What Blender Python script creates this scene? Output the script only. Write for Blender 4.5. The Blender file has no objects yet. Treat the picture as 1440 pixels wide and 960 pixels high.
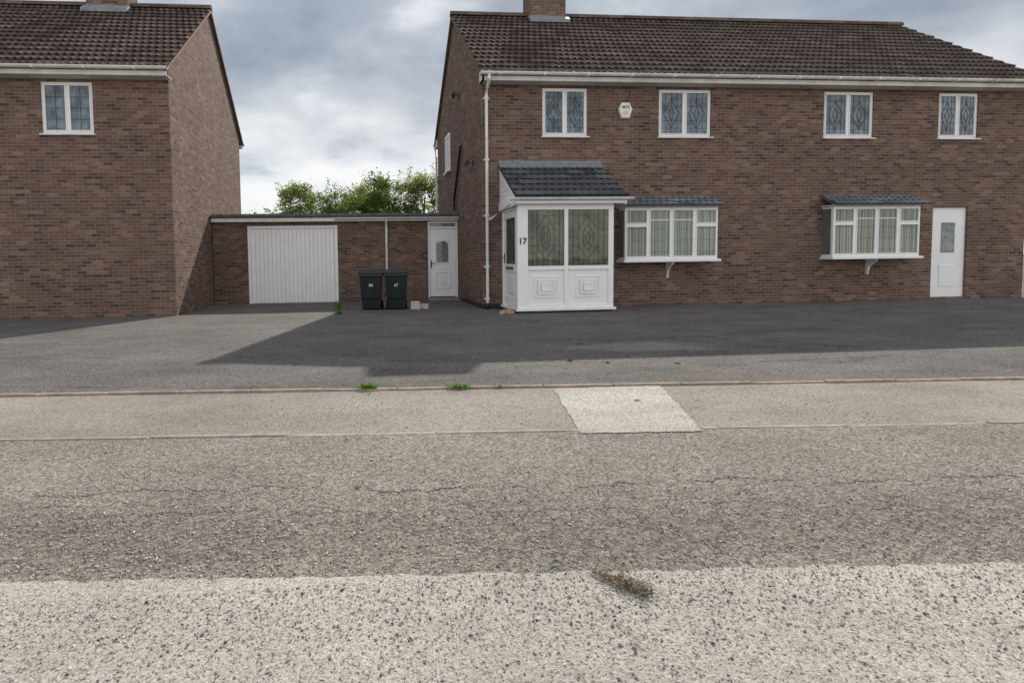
import bpy, bmesh, math, random
from mathutils import Vector, Matrix
from mathutils import noise as mn
R=random.Random(7)
sc=bpy.context.scene
col=sc.collection
# ------------------------------------------------------------ materials
def newmat(n):
    m=bpy.data.materials.new(n); m.use_nodes=True
    nt=m.node_tree; b=nt.nodes['Principled BSDF']
    return m,nt,b
def L(nt,a,b): nt.links.new(a,b)
def ramp(nt,fac,stops,interp='LINEAR'):
    r=nt.nodes.new('ShaderNodeValToRGB'); cr=r.color_ramp; cr.interpolation=interp
    while len(cr.elements)<len(stops): cr.elements.new(0.5)
    for e,(p,c) in zip(cr.elements,stops):
        e.position=p; e.color=(c[0],c[1],c[2],1) if not isinstance(c,(int,float)) else (c,c,c,1)
    L(nt,fac,r.inputs[0]); return r.outputs[0]
def mix(nt,fac,a,b,mode='MIX'):
    m=nt.nodes.new('ShaderNodeMix'); m.data_type='RGBA'; m.blend_type=mode
    for i,v in ((0,fac),(6,a),(7,b)):
        s=m.inputs[i]
        if hasattr(v,'is_output'): L(nt,v,s)
        elif isinstance(v,(int,float)): s.default_value=v if i==0 else (v,v,v,1)
        else: s.default_value=(v[0],v[1],v[2],1)
    return m.outputs[2]
def math_(nt,op,a,b=0.0):
    m=nt.nodes.new('ShaderNodeMath'); m.operation=op
    for i,v in ((0,a),(1,b)):
        if hasattr(v,'is_output'): L(nt,v,m.inputs[i])
        else: m.inputs[i].default_value=v
    return m.outputs[0]
def objco(nt):
    return nt.nodes.new('ShaderNodeTexCoord').outputs['Object']
def scaled(nt,vec,s,off=(0,0,0)):
    v=nt.nodes.new('ShaderNodeVectorMath'); v.operation='MULTIPLY_ADD'; L(nt,vec,v.inputs[0]); v.inputs[1].default_value=s; v.inputs[2].default_value=off
    return v.outputs[0]
def noise(nt,vec,scale,detail=4,rough=.6,out='Fac'):
    n=nt.nodes.new('ShaderNodeTexNoise'); n.inputs['Scale'].default_value=scale
    n.inputs['Detail'].default_value=detail; n.inputs['Roughness'].default_value=rough
    L(nt,vec,n.inputs['Vector']); return n.outputs[out]
def bump(nt,b,h,strength=.5,dist=.01):
    n=nt.nodes.new('ShaderNodeBump'); n.inputs['Strength'].default_value=strength
    n.inputs['Distance'].default_value=dist; L(nt,h,n.inputs['Height']); L(nt,n.outputs[0],b.inputs['Normal'])
def simple(name,c,rough=.5,var=.15,ns=6,metal=0,spec=.5,bs=0,dirt=None):
    m,nt,b=newmat(name); o=objco(nt)
    f=noise(nt,o,ns,3,.65)
    c0=[v*(1-var) for v in c]; c1=[min(1,v*(1+var)) for v in c]
    cc=ramp(nt,f,[(.3,c0),(.7,c1)])
    if dirt:
        f2=ramp(nt,noise(nt,o,1.7,5,.7),[(.45,0),(.75,1)])
        cc=mix(nt,f2,cc,dirt)
    L(nt,cc,b.inputs['Base Color']); b.inputs['Roughness'].default_value=rough
    b.inputs['Metallic'].default_value=metal; b.inputs['Specular IOR Level'].default_value=spec
    if bs: bump(nt,b,noise(nt,o,ns*8,3),bs,.005)
    return m
def brickmat(name,bright=1.0):
    m,nt,b=newmat(name); o=objco(nt)
    s=nt.nodes.new('ShaderNodeSeparateXYZ'); L(nt,o,s.inputs[0])
    c=nt.nodes.new('ShaderNodeCombineXYZ')
    wob=noise(nt,o,9,1)
    zz=math_(nt,'ADD',s.outputs[2],math_(nt,'MULTIPLY',math_(nt,'SUBTRACT',wob,.5),.007))
    L(nt,math_(nt,'ADD',s.outputs[0],s.outputs[1]),c.inputs[0]); L(nt,zz,c.inputs[1])
    bt=nt.nodes.new('ShaderNodeTexBrick'); L(nt,c.outputs[0],bt.inputs['Vector'])
    for k,v in {'Scale':1.0,'Mortar Size':.0066,'Mortar Smooth':.3,'Bias':0.0,'Brick Width':.205,'Row Height':.069}.items(): bt.inputs[k].default_value=v
    bt.inputs['Color1'].default_value=(0,0,0,1); bt.inputs['Color2'].default_value=(1,1,1,1); bt.inputs['Mortar'].default_value=(.5,.5,.5,1)
    k=bright
    cc=ramp(nt,bt.outputs['Color'],[(0,(.078*k,.053*k,.046*k)),(.15,(.122*k,.075*k,.061*k)),(.4,(.172*k,.101*k,.077*k)),(.6,(.145*k,.093*k,.076*k)),(.85,(.200*k,.125*k,.094*k)),(1,(.24*k,.165*k,.128*k))])
    cc=mix(nt,.6,cc,ramp(nt,noise(nt,o,26,4,.75),[(.3,(.55,.54,.53)),(.7,(1.28,1.25,1.21))]),'MULTIPLY')
    mort=mix(nt,noise(nt,o,4,4,.7),(.10*k,.089*k,.08*k),(.36*k,.335*k,.305*k))
    cc=mix(nt,math_(nt,'MULTIPLY',bt.outputs['Fac'],.88),cc,mort)
    cc=mix(nt,.6,cc,ramp(nt,noise(nt,o,.8,6,.65),[(.32,(.72,.71,.71)),(.65,(1.10,1.08,1.06))]),'MULTIPLY')
    L(nt,cc,b.inputs['Base Color']); b.inputs['Roughness'].default_value=.95; b.inputs['Specular IOR Level'].default_value=.2
    h=math_(nt,'ADD',math_(nt,'MULTIPLY',bt.outputs['Fac'],-1.0),math_(nt,'MULTIPLY',noise(nt,o,60,2),.5))
    bump(nt,b,h,.8,.008)
    return m
def tilemat(name,c0,c1,moss=(.16,.16,.10)):
    m,nt,b=newmat(name); o=objco(nt)
    a=nt.nodes.new('ShaderNodeAttribute'); a.attribute_name='tint'
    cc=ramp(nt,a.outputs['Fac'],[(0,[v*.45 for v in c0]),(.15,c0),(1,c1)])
    cc=mix(nt,.6,cc,ramp(nt,noise(nt,o,14,5,.75),[(.3,.6),(.7,1.3)]),'MULTIPLY')
    cc=mix(nt,ramp(nt,noise(nt,o,2.2,5,.75),[(.52,0),(.75,.35)]),cc,moss)
    L(nt,cc,b.inputs['Base Color']); b.inputs['Roughness'].default_value=1.0; b.inputs['Specular IOR Level'].default_value=.1
    return m
def asphalt(name,stone,dark,mid,light,bs=.6,pit=.35,patch=.5,patchcol=(.5,.5,.5),thr=(.42,.62),crack=0,speck=.5,wear=None,cracks=.6,dust=None):
    """tarmac: chippings of mixed tone in dark binder with pits, weathering patches and wandering cracks"""
    m,nt,b=newmat(name); o=objco(nt)
    nn=noise(nt,o,stone*.45,2,.6,'Color')
    wv=nt.nodes.new('ShaderNodeVectorMath'); wv.operation='MULTIPLY_ADD'; L(nt,nn,wv.inputs[0]); wv.inputs[1].default_value=(1.1/stone,)*3; L(nt,o,wv.inputs[2])
    v=nt.nodes.new('ShaderNodeTexVoronoi'); v.inputs['Scale'].default_value=stone; L(nt,wv.outputs[0],v.inputs['Vector'])
    sp=nt.nodes.new('ShaderNodeSeparateColor'); L(nt,v.outputs['Color'],sp.inputs[0])
    stones=ramp(nt,sp.outputs[0],[(0,dark),(.3,mid),(.7,[(a*.6+c*.4) for a,c in zip(mid,light)]),(1,light)])
    f=noise(nt,o,stone*1.4,4,.75)
    fine=ramp(nt,f,[(.40,dark),(.5,mid),(.60,light)])
    cc=mix(nt,speck,fine,stones)
    pits=ramp(nt,noise(nt,o,stone*.8,3,.7),[(.5-pit*.3,1),(.5-pit*.3+.05,0)])
    cc=mix(nt,math_(nt,'MULTIPLY',pits,.85),cc,[d*.4 for d in dark])
    cc=mix(nt,.9,cc,ramp(nt,noise(nt,scaled(nt,o,(.7,1.1,1)),.9,5,.6),[(.33,.78),(.5,.98),(.68,1.18)]),'MULTIPLY')
    pm=ramp(nt,noise(nt,scaled(nt,o,(.8,1.4,1),(3,1,0)),1.5,5,.65),[(thr[0],0),(thr[1],1)])
    cc=mix(nt,math_(nt,'MULTIPLY',pm,patch),cc,mix(nt,.5,mix(nt,1.0,cc,(1.5,1.45,1.4) if patchcol[0]>mid[0] else (.6,.58,.56),'MULTIPLY'),patchcol))
    if wear:
        y0,wd,wc_=wear
        s=nt.nodes.new('ShaderNodeSeparateXYZ'); L(nt,o,s.inputs[0])
        q=math_(nt,'ADD',s.outputs[1],math_(nt,'MULTIPLY',s.outputs[0],.08))
        n_=noise(nt,scaled(nt,o,(.8,1.5,1)),2.2,5,.7)
        q1=math_(nt,'ADD',q,math_(nt,'MULTIPLY',math_(nt,'SUBTRACT',n_,.5),1.1))
        q2=math_(nt,'ABSOLUTE',math_(nt,'SUBTRACT',q1,y0))
        wm=ramp(nt,math_(nt,'DIVIDE',q2,wd),[(.25,1),(1,0)])
        wm=math_(nt,'MULTIPLY',wm,ramp(nt,noise(nt,scaled(nt,o,(1,1.5,1)),16,5,.8),[(.38,0),(.58,1)]))
        cc=mix(nt,math_(nt,'MULTIPLY',wm,.6),cc,mix(nt,1.0,cc,wc_,'MULTIPLY'))
        # long thin wandering crack along the carriageway
        n3=noise(nt,scaled(nt,o,(1,.3,1)),2.8,7,.68)
        q3=math_(nt,'ADD',q,math_(nt,'MULTIPLY',math_(nt,'SUBTRACT',n3,.5),.42))
        for yy,wdt in ((-10.18,.010),(-10.45,.006)):
            q4=math_(nt,'ABSOLUTE',math_(nt,'SUBTRACT',q3,yy))
            cm=ramp(nt,math_(nt,'DIVIDE',q4,wdt),[(.35,.85),(1,0)])
            cm=math_(nt,'MULTIPLY',cm,ramp(nt,noise(nt,scaled(nt,o,(1,.4,1),(yy,0,0)),3.2,3,.7),[(.42,0),(.5,1)]))
            cc=mix(nt,cm,cc,[d*.5 for d in dark])
    if dust:
        dx,dy,rx,ry,dc=dust
        vv=nt.nodes.new('ShaderNodeVectorMath'); vv.operation='LENGTH'; L(nt,scaled(nt,o,(1/rx,1/ry,0),(-dx/rx,-dy/ry,0)),vv.inputs[0])
        q=math_(nt,'ADD',vv.outputs['Value'],math_(nt,'MULTIPLY',math_(nt,'SUBTRACT',noise(nt,o,2.5,5,.7),.5),2.2))
        cc=mix(nt,ramp(nt,q,[(.5,.6),(1.3,0)]),cc,dc)
    if crack:
        cv=nt.nodes.new('ShaderNodeTexVoronoi'); cv.feature='DISTANCE_TO_EDGE'; cv.inputs['Scale'].default_value=crack
        wc=nt.nodes.new('ShaderNodeVectorMath'); wc.operation='MULTIPLY_ADD'
        L(nt,noise(nt,o,7,6,.85,'Color'),wc.inputs[0]); wc.inputs[1].default_value=(.55,.5,0); L(nt,scaled(nt,o,(.45,2.2,1)),wc.inputs[2]); L(nt,wc.outputs[0],cv.inputs['Vector'])
        ck=ramp(nt,cv.outputs['Distance'],[(.0,1),(.02,0)])
        ck=math_(nt,'MULTIPLY',ck,ramp(nt,noise(nt,o,2.6,2),[(.47,0),(.55,cracks)]))
        cc=mix(nt,ck,cc,[d*.6 for d in dark])
    L(nt,cc,b.inputs['Base Color']); b.inputs['Roughness'].default_value=.95; b.inputs['Specular IOR Level'].default_value=.2
    h=math_(nt,'ADD',f,math_(nt,'MULTIPLY',pits,-.6))
    h=math_(nt,'ADD',h,math_(nt,'MULTIPLY',sp.outputs[0],.35))
    bump(nt,b,h,bs,.8/stone)
    return m

M={}
M['brick']=brickmat('red_brown_brick',1.06)
M['brick2']=brickmat('garage_brick',1.02)
M['tile']=tilemat('brown_roof_tile',(.078,.058,.050),(.175,.137,.119),(.16,.14,.12))
M['slate']=tilemat('grey_porch_tile',(.062,.067,.071),(.135,.14,.143),(.11,.115,.105))
M['canopytile']=tilemat('blue_grey_canopy_tile',(.12,.13,.14),(.26,.275,.29),(.2,.2,.19))
M['white']=simple('white_upvc',(.80,.80,.80),.35,.04,3)
M['whitedirty']=simple('weathered_white_upvc',(.70,.70,.68),.45,.10,4,dirt=(.48,.46,.42))
M['cream']=simple('cream_fascia_paint',(.62,.60,.56),.6,.08,3,dirt=(.42,.39,.34))
M['lead']=simple('lead_flashing',(.20,.22,.24),.6,.25,8,bs=.3)
M['came']=simple('lead_came',(.018,.02,.022),.5,.2,20)
M['black']=simple('black_plastic',(.015,.015,.017),.4,.2,10)
M['greycable']=simple('grey_cable',(.34,.31,.28),.6,.1,10)
M['felt']=simple('roofing_felt',(.12,.12,.12),.9,.3,5,bs=.4)
M['verge']=simple('verge_mortar',(.20,.11,.08),.9,.25,12,bs=.4)
M['bin']=simple('dark_blue_green_bin_plastic',(.008,.015,.018),.30,.3,5,bs=.1)
M['binlid']=simple('dark_bin_lid',(.007,.011,.013),.27,.2,5)
M['rubber']=simple('rubber',(.01,.01,.01),.8,.2,9)
M['chrome']=simple('worn_metal',(.45,.42,.36),.35,.1,9,metal=1)
M['pad']=simple('old_concrete',(.26,.24,.22),.9,.2,5,bs=.6,dirt=(.15,.14,.13))
M['text']=simple('faded_white_lettering',(.64,.65,.64),.7,.15,30)
M['blacktext']=simple('black_lettering',(.008,.008,.008),.6,.05,9)
M['alarm']=simple('white_alarm_plastic',(.76,.75,.68),.4,.05,9)
M['alarmgreen']=simple('alarm_green_print',(.20,.34,.22),.5,.05,9)
M['render']=simple('soft_brick_block',(.40,.26,.19),.9,.2,12,bs=.5)
M['stone']=simple('broken_block',(.44,.39,.34),.9,.3,20,bs=.5)
def glass(name,a,c,blind=0,scale=2.5,stretch=(1,1,1),bstr=.7,lo=.36,hi=.66):
    m,nt,b=newmat(name); o=objco(nt)
    f=noise(nt,scaled(nt,o,stretch),scale,5,.7)
    cc=ramp(nt,f,[(lo,a),((lo+hi)/2,[(x*.5+y*.5) for x,y in zip(a,c)]),(hi,c)])  # noise in the base colour paints in reflected trees and curtain tones
    if blind:
        w=nt.nodes.new('ShaderNodeTexWave'); w.inputs['Scale'].default_value=blind; w.inputs['Distortion'].default_value=0
        w.wave_profile='SAW'
        L(nt,scaled(nt,o,(1,0,0)),w.inputs['Vector'])
        cc=mix(nt,bstr,cc,ramp(nt,w.outputs['Fac'],[(.0,.22),(.25,.95),(.9,1.5)]),'MULTIPLY')
    L(nt,cc,b.inputs['Base Color']); b.inputs['Roughness'].default_value=.04
    b.inputs['Specular IOR Level'].default_value=.45
    bump(nt,b,noise(nt,o,2.2,1),.06,.05)
    return m
M['glass']=glass('window_glass',(.05,.075,.10),(.20,.26,.31),0,5)
M['glassporch']=glass('porch_glass',(.026,.034,.018),(.125,.135,.09),3.0,3.0,(1,1,.8),.65)
M['glassblind']=glass('glass_with_vertical_blinds',(.13,.155,.12),(.29,.33,.27),4.2,1.6,(1,1,.35),.95,.25,.8)
M['frost']=glass('frosted_glass',(.10,.12,.12),(.26,.29,.28),0,9)
def leafmat(name,c0,c1,c2,tr=.4):
    m,nt,b=newmat(name)
    a=nt.nodes.new('ShaderNodeAttribute'); a.attribute_name='tint'
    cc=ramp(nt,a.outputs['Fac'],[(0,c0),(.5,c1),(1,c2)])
    L(nt,cc,b.inputs['Base Color']); b.inputs['Roughness'].default_value=.6
    if tr:
        t=nt.nodes.new('ShaderNodeBsdfTranslucent'); L(nt,mix(nt,1.0,cc,(1.7,1.7,.7),'MULTIPLY'),t.inputs[0])
        ms=nt.nodes.new('ShaderNodeMixShader'); ms.inputs[0].default_value=tr
        L(nt,b.outputs[0],ms.inputs[1]); L(nt,t.outputs[0],ms.inputs[2])
        L(nt,ms.outputs[0],nt.nodes['Material Output'].inputs[0])
    return m
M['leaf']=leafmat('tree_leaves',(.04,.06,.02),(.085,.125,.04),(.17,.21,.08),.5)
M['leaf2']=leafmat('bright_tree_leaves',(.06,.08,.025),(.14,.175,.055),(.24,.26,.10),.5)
M['weed']=leafmat('weed_leaves',(.05,.10,.02),(.10,.20,.04),(.18,.28,.07))
M['dry']=leafmat('dry_stems',(.06,.04,.024),(.19,.135,.08),(.46,.38,.26),0)
M['bark']=simple('bark',(.10,.08,.06),.9,.3,12,bs=.8)
M['deadleaf']=simple('dead_leaf',(.16,.08,.04),.7,.35,30)
M['darkleaf']=simple('dark_dead_leaf',(.035,.03,.025),.7,.3,30)
M['twig']=simple('twig_bark',(.32,.26,.19),.8,.2,40)
M['drive']=asphalt('driveway_tarmac',70,(.040,.037,.034),(.118,.110,.102),(.27,.257,.24),.9,.5,.5,(.19,.175,.158),(.46,.64),.35,.5,None,.5,(.7,-5.9,.95,.45,(.30,.265,.235)))
M['pave']=asphalt('worn_pavement_tarmac',85,(.10,.09,.078),(.27,.245,.214),(.46,.425,.37),.8,.5,.4,(.33,.30,.26),(.46,.62))
M['slabm']=asphalt('pale_concrete',150,(.33,.31,.275),(.48,.455,.41),(.58,.55,.50),.25,.1,.4,(.50,.475,.43),(.4,.6))
M['coarse']=asphalt('coarse_worn_tarmac',84,(.042,.037,.032),(.215,.193,.166),(.53,.49,.43),1.0,.72,.3,(.12,.105,.09),(.54,.68),0,.58,(-10.66,.40,(.38,.36,.34)),.8)
M['chip']=asphalt('pale_surface_dressing',125,(.15,.134,.116),(.405,.375,.335),(.64,.605,.545),.75,.50,.28,(.35,.315,.275),(.52,.68),0,.5)
M['kerb']=simple('edging_block',(.33,.25,.195),.95,.3,9,bs=.6,dirt=(.18,.145,.12))
M['kerb2']=simple('old_kerb_concrete',(.34,.30,.26),.95,.3,9,bs=.6,dirt=(.16,.135,.115))
M['soil']=asphalt('verge_ground',30,(.04,.045,.025),(.08,.09,.04),(.13,.14,.08))
M['gravel']=leafmat('loose_chippings',(.055,.047,.04),(.35,.315,.27),(.70,.65,.58),0)

# ------------------------------------------------------------ mesh helper
class MB:
    def __init__(s,*mats): s.v=[];s.f=[];s.m=[];s.mats=[M[k] if isinstance(k,str) else k for k in mats]; s.t=[]
    def face(s,pts,mi=0,t=.5):
        i=len(s.v); s.v+= [tuple(p) for p in pts]; s.f.append(tuple(range(i,i+len(pts)))); s.m.append(mi); s.t.append(t)
    def box(s,x0,x1,y0,y1,z0,z1,mi=0):
        if x0>x1:x0,x1=x1,x0
        if y0>y1:y0,y1=y1,y0
        if z0>z1:z0,z1=z1,z0
        i=len(s.v)
        s.v+=[(x0,y0,z0),(x1,y0,z0),(x1,y1,z0),(x0,y1,z0),(x0,y0,z1),(x1,y0,z1),(x1,y1,z1),(x0,y1,z1)]
        for q in ((0,3,2,1),(4,5,6,7),(0,1,5,4),(1,2,6,5),(2,3,7,6),(3,0,4,7)):
            s.f.append(tuple(i+k for k in q)); s.m.append(mi); s.t.append(.5)
    def prism(s,poly,axis,a,b,mi=0):
        def P(p,c): return (c,p[0],p[1]) if axis=='x' else ((p[0],c,p[1]) if axis=='y' else (p[0],p[1],c))
        n=len(poly); i=len(s.v); s.v+=[P(p,a) for p in poly]+[P(p,b) for p in poly]
        s.f.append(tuple(i+k for k in range(n))[::-1]); s.f.append(tuple(i+n+k for k in range(n)))
        for k in range(n): s.f.append((i+k,i+(k+1)%n,i+n+(k+1)%n,i+n+k))
        s.m+=[mi]*(n+2); s.t+=[.5]*(n+2)
    def tube(s,pts,r,mi=0,n=10,r2=None,t=.5):
        pts=[Vector(p) for p in pts]; rings=[]
        for k,p in enumerate(pts):
            d=(pts[min(k+1,len(pts)-1)]-pts[max(k-1,0)]).normalized()
            a=d.orthogonal().normalized() if abs(d.z)<.99 else Vector((1,0,0))
            a=(a-d*a.dot(d)).normalized(); b=d.cross(a)
            rr=r if r2 is None else r+(r2-r)*k/(len(pts)-1)
            i=len(s.v); s.v+=[tuple(p+rr*(a*math.cos(2*math.pi*j/n)+b*math.sin(2*math.pi*j/n))) for j in range(n)]; rings.append(i)
        for k in range(len(rings)-1):
            A,B=rings[k],rings[k+1]
            off=min(range(n),key=lambda o:(Vector(s.v[A])-Vector(s.v[B+o])).length)
            for j in range(n):
                s.f.append((A+j,A+(j+1)%n,B+(j+1+off)%n,B+(j+off)%n)); s.m.append(mi); s.t.append(t)
        s.f.append(tuple(rings[0]+j for j in range(n))[::-1]); s.f.append(tuple(rings[-1]+j for j in range(n))); s.m+=[mi,mi]; s.t+=[t,t]
    def strip(s,p,q,w,y,th=.004,mi=0):
        a=Vector((p[0],p[1])); b=Vector((q[0],q[1])); d=(b-a).normalized(); n_=Vector((-d.y,d.x))*w/2
        s.prism([tuple(a+n_),tuple(b+n_),tuple(b-n_),tuple(a-n_)],'y',y-th,y,mi)
    def obj(s,name,parent=None,bevel=0,smooth=False,loc=None,recalc=True,**props):
        me=bpy.data.meshes.new(name); me.from_pydata(s.v,[],s.f)
        for m in s.mats: me.materials.append(m)
        me.polygons.foreach_set('material_index',s.m)
        at=me.attributes.new('tint','FLOAT','FACE'); at.data.foreach_set('value',s.t)
        if recalc:
            bm=bmesh.new(); bm.from_mesh(me); bmesh.ops.recalc_face_normals(bm,faces=bm.faces); bm.to_mesh(me); bm.free()
        if smooth: me.polygons.foreach_set('use_smooth',[True]*len(me.polygons))
        ob=bpy.data.objects.new(name,me); col.objects.link(ob)
        if parent: ob.parent=parent
        if loc: ob.location=loc
        if bevel:
            b=ob.modifiers.new('bevel','BEVEL'); b.width=bevel; b.segments=2; b.limit_method='ANGLE'
        for k,v in props.items(): ob[k]=v
        return ob
def empty(name,parent=None,loc=(0,0,0),**props):
    e=bpy.data.objects.new(name,None); col.objects.link(e); e.empty_display_size=.2
    e.parent=parent; e.location=loc
    for k,v in props.items(): e[k]=v
    return e
def text(name,s,size,loc,rot,mat,parent=None,th=.002,bold=0,shear=0):
    cu=bpy.data.curves.new(name,'FONT'); cu.body=s; cu.size=size; cu.extrude=th; cu.align_x='CENTER'; cu.align_y='CENTER'; cu.offset=bold; cu.shear=shear
    o=bpy.data.objects.new('tmp',cu); col.objects.link(o)
    bpy.context.view_layer.update()
    me=bpy.data.meshes.new_from_object(o.evaluated_get(bpy.context.evaluated_depsgraph_get()))
    bpy.data.objects.remove(o); me.materials.clear(); me.materials.append(mat)
    ob=bpy.data.objects.new(name,me); col.objects.link(ob); ob.parent=parent; ob.location=loc; ob.rotation_euler=rot
    return ob
def wall_grid(mb,x0,x1,z0,z1,y0,y1,holes,mi=0):
    xs=sorted({x0,x1}|{h[0] for h in holes}|{h[1] for h in holes}); 
    for a,b in zip(xs,xs[1:]):
        hs=sorted([(h[2],h[3]) for h in holes if h[0]<=a+1e-6 and h[1]>=b-1e-6])
        z=z0
        for p,q in hs:
            if p>z+1e-6: mb.box(a,b,y0,y1,z,p,mi)
            z=q
        if z<z1-1e-6: mb.box(a,b,y0,y1,z,z1,mi)
def tiled(name,parent,mat,x0,x1,yl,zl,yh,zh,n,roll=.16,amp=.02,step=.032,under=.05,seed=1):
    rr=random.Random(seed); mb=MB(mat)
    d=Vector((0,yh-yl,zh-zl)); Ln=d.length; u=d.normalized(); nrm=Vector((0,-u.z,u.y)); 
    if nrm.z<0: nrm=-nrm
    sm=8; nx=int(round((x1-x0)/roll))*sm; base=Vector((0,yl,zl))
    for j in range(n):
        t0=Ln*j/n; t1=Ln*(j+1)/n+.02; sh=(j%2)*roll*.5
        jj=rr.uniform(-.006,.006)
        tints={}; lifts={}
        rows=[[],[],[]]
        for i in range(nx+1):
            x=x0+(x1-x0)*i/nx; ph=((x+sh)/roll)%1.0
            h=amp*max(0,math.sin(math.pi*min(1,ph/.5)))**.8 if ph<.5 else 0
            k=int((x+sh)/(2*roll))
            if k not in lifts: lifts[k]=rr.uniform(-.003,.005); tints[k]=min(1,max(.15,rr.gauss(.5,.22)))
            lf=lifts[k]
            b=base+Vector((x,0,0))
            rows[0].append(b+u*(t0+jj)+nrm*(h-.012)); rows[1].append(b+u*(t0+jj)+nrm*(h+step+lf)); rows[2].append(b+u*t1+nrm*(h+.004))
        s=len(mb.v)
        for r_ in rows: mb.v+=[tuple(p) for p in r_]
        w=nx+1
        for i in range(nx):
            x=x0+(x1-x0)*(i+.5)/nx; k=int((x+sh)/(2*roll)); tt=tints.get(k,.5); ph=((x+sh)/roll)%1.0
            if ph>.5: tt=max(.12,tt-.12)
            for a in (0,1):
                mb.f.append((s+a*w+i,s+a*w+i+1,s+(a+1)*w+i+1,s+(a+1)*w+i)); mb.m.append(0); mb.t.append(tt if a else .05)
    p=[base-nrm*.012,base+u*Ln-nrm*.012,base+u*Ln-nrm*(under+.012),base-nrm*(under+.012)]
    mb.prism([(q.y,q.z) for q in p],'x',x0,x1)
    return mb.obj(name,parent)
# ------------------------------------------------------------ windows
def lattice(mb,x0,x1,z0,z1,y,mi,kind):
    w=.010; cx=(x0+x1)/2; cz=(z0+z1)/2; W=x1-x0; H=z1-z0
    if kind=='diamond':
        for f in (.22,.78): mb.strip((x0+W*f,z0),(x0+W*f,z1),w*.8,y,mi=mi)
        for f in (.14,.32,.68,.86): mb.strip((x0,z0+H*f),(x1,z0+H*f),w*.7,y,mi=mi)
        for (a,b) in (((.1,.5),(.5,.86)),((.5,.86),(.9,.5)),((.9,.5),(.5,.14)),((.5,.14),(.1,.5))):
            mb.strip((x0+W*a[0],z0+H*a[1]),(x0+W*b[0],z0+H*b[1]),w*1.1,y-.001,mi=mi)
        r=[(0,.17),(.075,0),(0,-.17),(-.075,0)]
        for k in range(4):
            a,b=r[k],r[(k+1)%4]; mb.strip((cx+a[0]*H,cz+a[1]*H),(cx+b[0]*H,cz+b[1]*H),w,y-.002,mi=mi)
        mb.strip((cx,z0),(cx,cz-.17*H),w*.8,y-.001,mi=mi); mb.strip((cx,cz+.17*H),(cx,z1),w*.8,y-.001,mi=mi)
    elif kind=='curve':
        w=.0075
        for f in (.12,.25,.75,.88): mb.strip((x0+W*f,z0),(x0+W*f,z1),w*.8,y,mi=mi)
        for f in (.1,.23,.36,.5,.64,.77,.9): mb.strip((x0,z0+H*f),(x0+W*.25,z0+H*f),w*.8,y,mi=mi); mb.strip((x0+W*.75,z0+H*f),(x1,z0+H*f),w*.8,y,mi=mi)
        for f in (.1,.9): mb.strip((x0+W*.25,z0+H*f),(x0+W*.75,z0+H*f),w*.8,y,mi=mi)
        for sgn in (-1,1):
            pts=[(cx+sgn*W*.13*max(0,math.sin(math.pi*k/12))**.8,z0+H*(.27+.46*k/12)) for k in range(13)]
            for a,b in zip(pts,pts[1:]): mb.strip(a,b,w,y-.001,mi=mi)
            pts=[(cx+sgn*W*.06*math.sin(math.pi*k/8),z0+H*(.40+.20*k/8)) for k in range(9)]
            for a,b in zip(pts,pts[1:]): mb.strip(a,b,w*.8,y-.002,mi=mi)
            mb.strip((cx,z0+H*.1),(cx+sgn*W*.25,z0+H*.36),w*.8,y-.001,mi=mi); mb.strip((cx,z0+H*.9),(cx+sgn*W*.25,z0+H*.64),w*.8,y-.001,mi=mi)
    elif kind=='grid':
        for f in (.5,): mb.strip((x0+W*f,z0),(x0+W*f,z1),w,y,mi=mi)
        for f in (.25,.5,.75): mb.strip((x0,z0+H*f),(x1,z0+H*f),w,y,mi=mi)
def window(parent,x0,x1,z0,z1,y=0.04,lights=2,kind='diamond',gl='glass',fw=.05):
    e=empty('window',parent)
    f=MB('white'); g=MB(gl,'came')
    f.box(x0,x1,y,y+.07,z1-fw,z1); f.box(x0,x1,y,y+.07,z0,z0+fw)
    f.box(x0,x0+fw,y+.001,y+.07,z0+fw,z1-fw); f.box(x1-fw,x1,y+.001,y+.07,z0+fw,z1-fw)
    n=lights; W=(x1-x0-2*fw)/n
    for k in range(n):
        a=x0+fw+W*k; b=a+W
        if k: f.box(a-.028,a+.028,y+.001,y+.07,z0+fw,z1-fw)
        a2=a+(.028 if k else 0); b2=b-(.028 if k<n-1 else 0); s=.022
        f.box(a2,a2+s,y-.012,y+.05,z0+fw,z1-fw); f.box(b2-s,b2,y-.012,y+.05,z0+fw,z1-fw)
        f.box(a2+s,b2-s,y-.012,y+.05,z0+fw,z0+fw+s); f.box(a2+s,b2-s,y-.012,y+.05,z1-fw-s,z1-fw)
        g.box(a2+s,b2-s,y+.02,y+.03,z0+fw+s,z1-fw-s,0)
        lattice(g,a2+s,b2-s,z0+fw+s,z1-fw-s,y+.02,1,kind)
    f.obj('frame',e,bevel=.004); g.obj('pane',e)
    s=MB('whitedirty'); s.prism([(y+.05,z0),(y-.09,z0-.012),(y-.09,z0-.04),(y+.05,z0-.04)],'x',x0-.035,x1+.035); s.obj('sill',e,bevel=.003)
    return e
def halfgutter(mb,x0,x1,y,z,r,mi=0):
    n=8; th=.008
    out=[(y+r*math.cos(math.pi+math.pi*k/n),z+r*math.sin(math.pi+math.pi*k/n)) for k in range(n+1)]
    inn=[(y+(r-th)*math.cos(math.pi+math.pi*k/n),z+(r-th)*math.sin(math.pi+math.pi*k/n)) for k in range(n+1)][::-1]
    mb.prism(out+inn,'x',x0,x1,mi)
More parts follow.
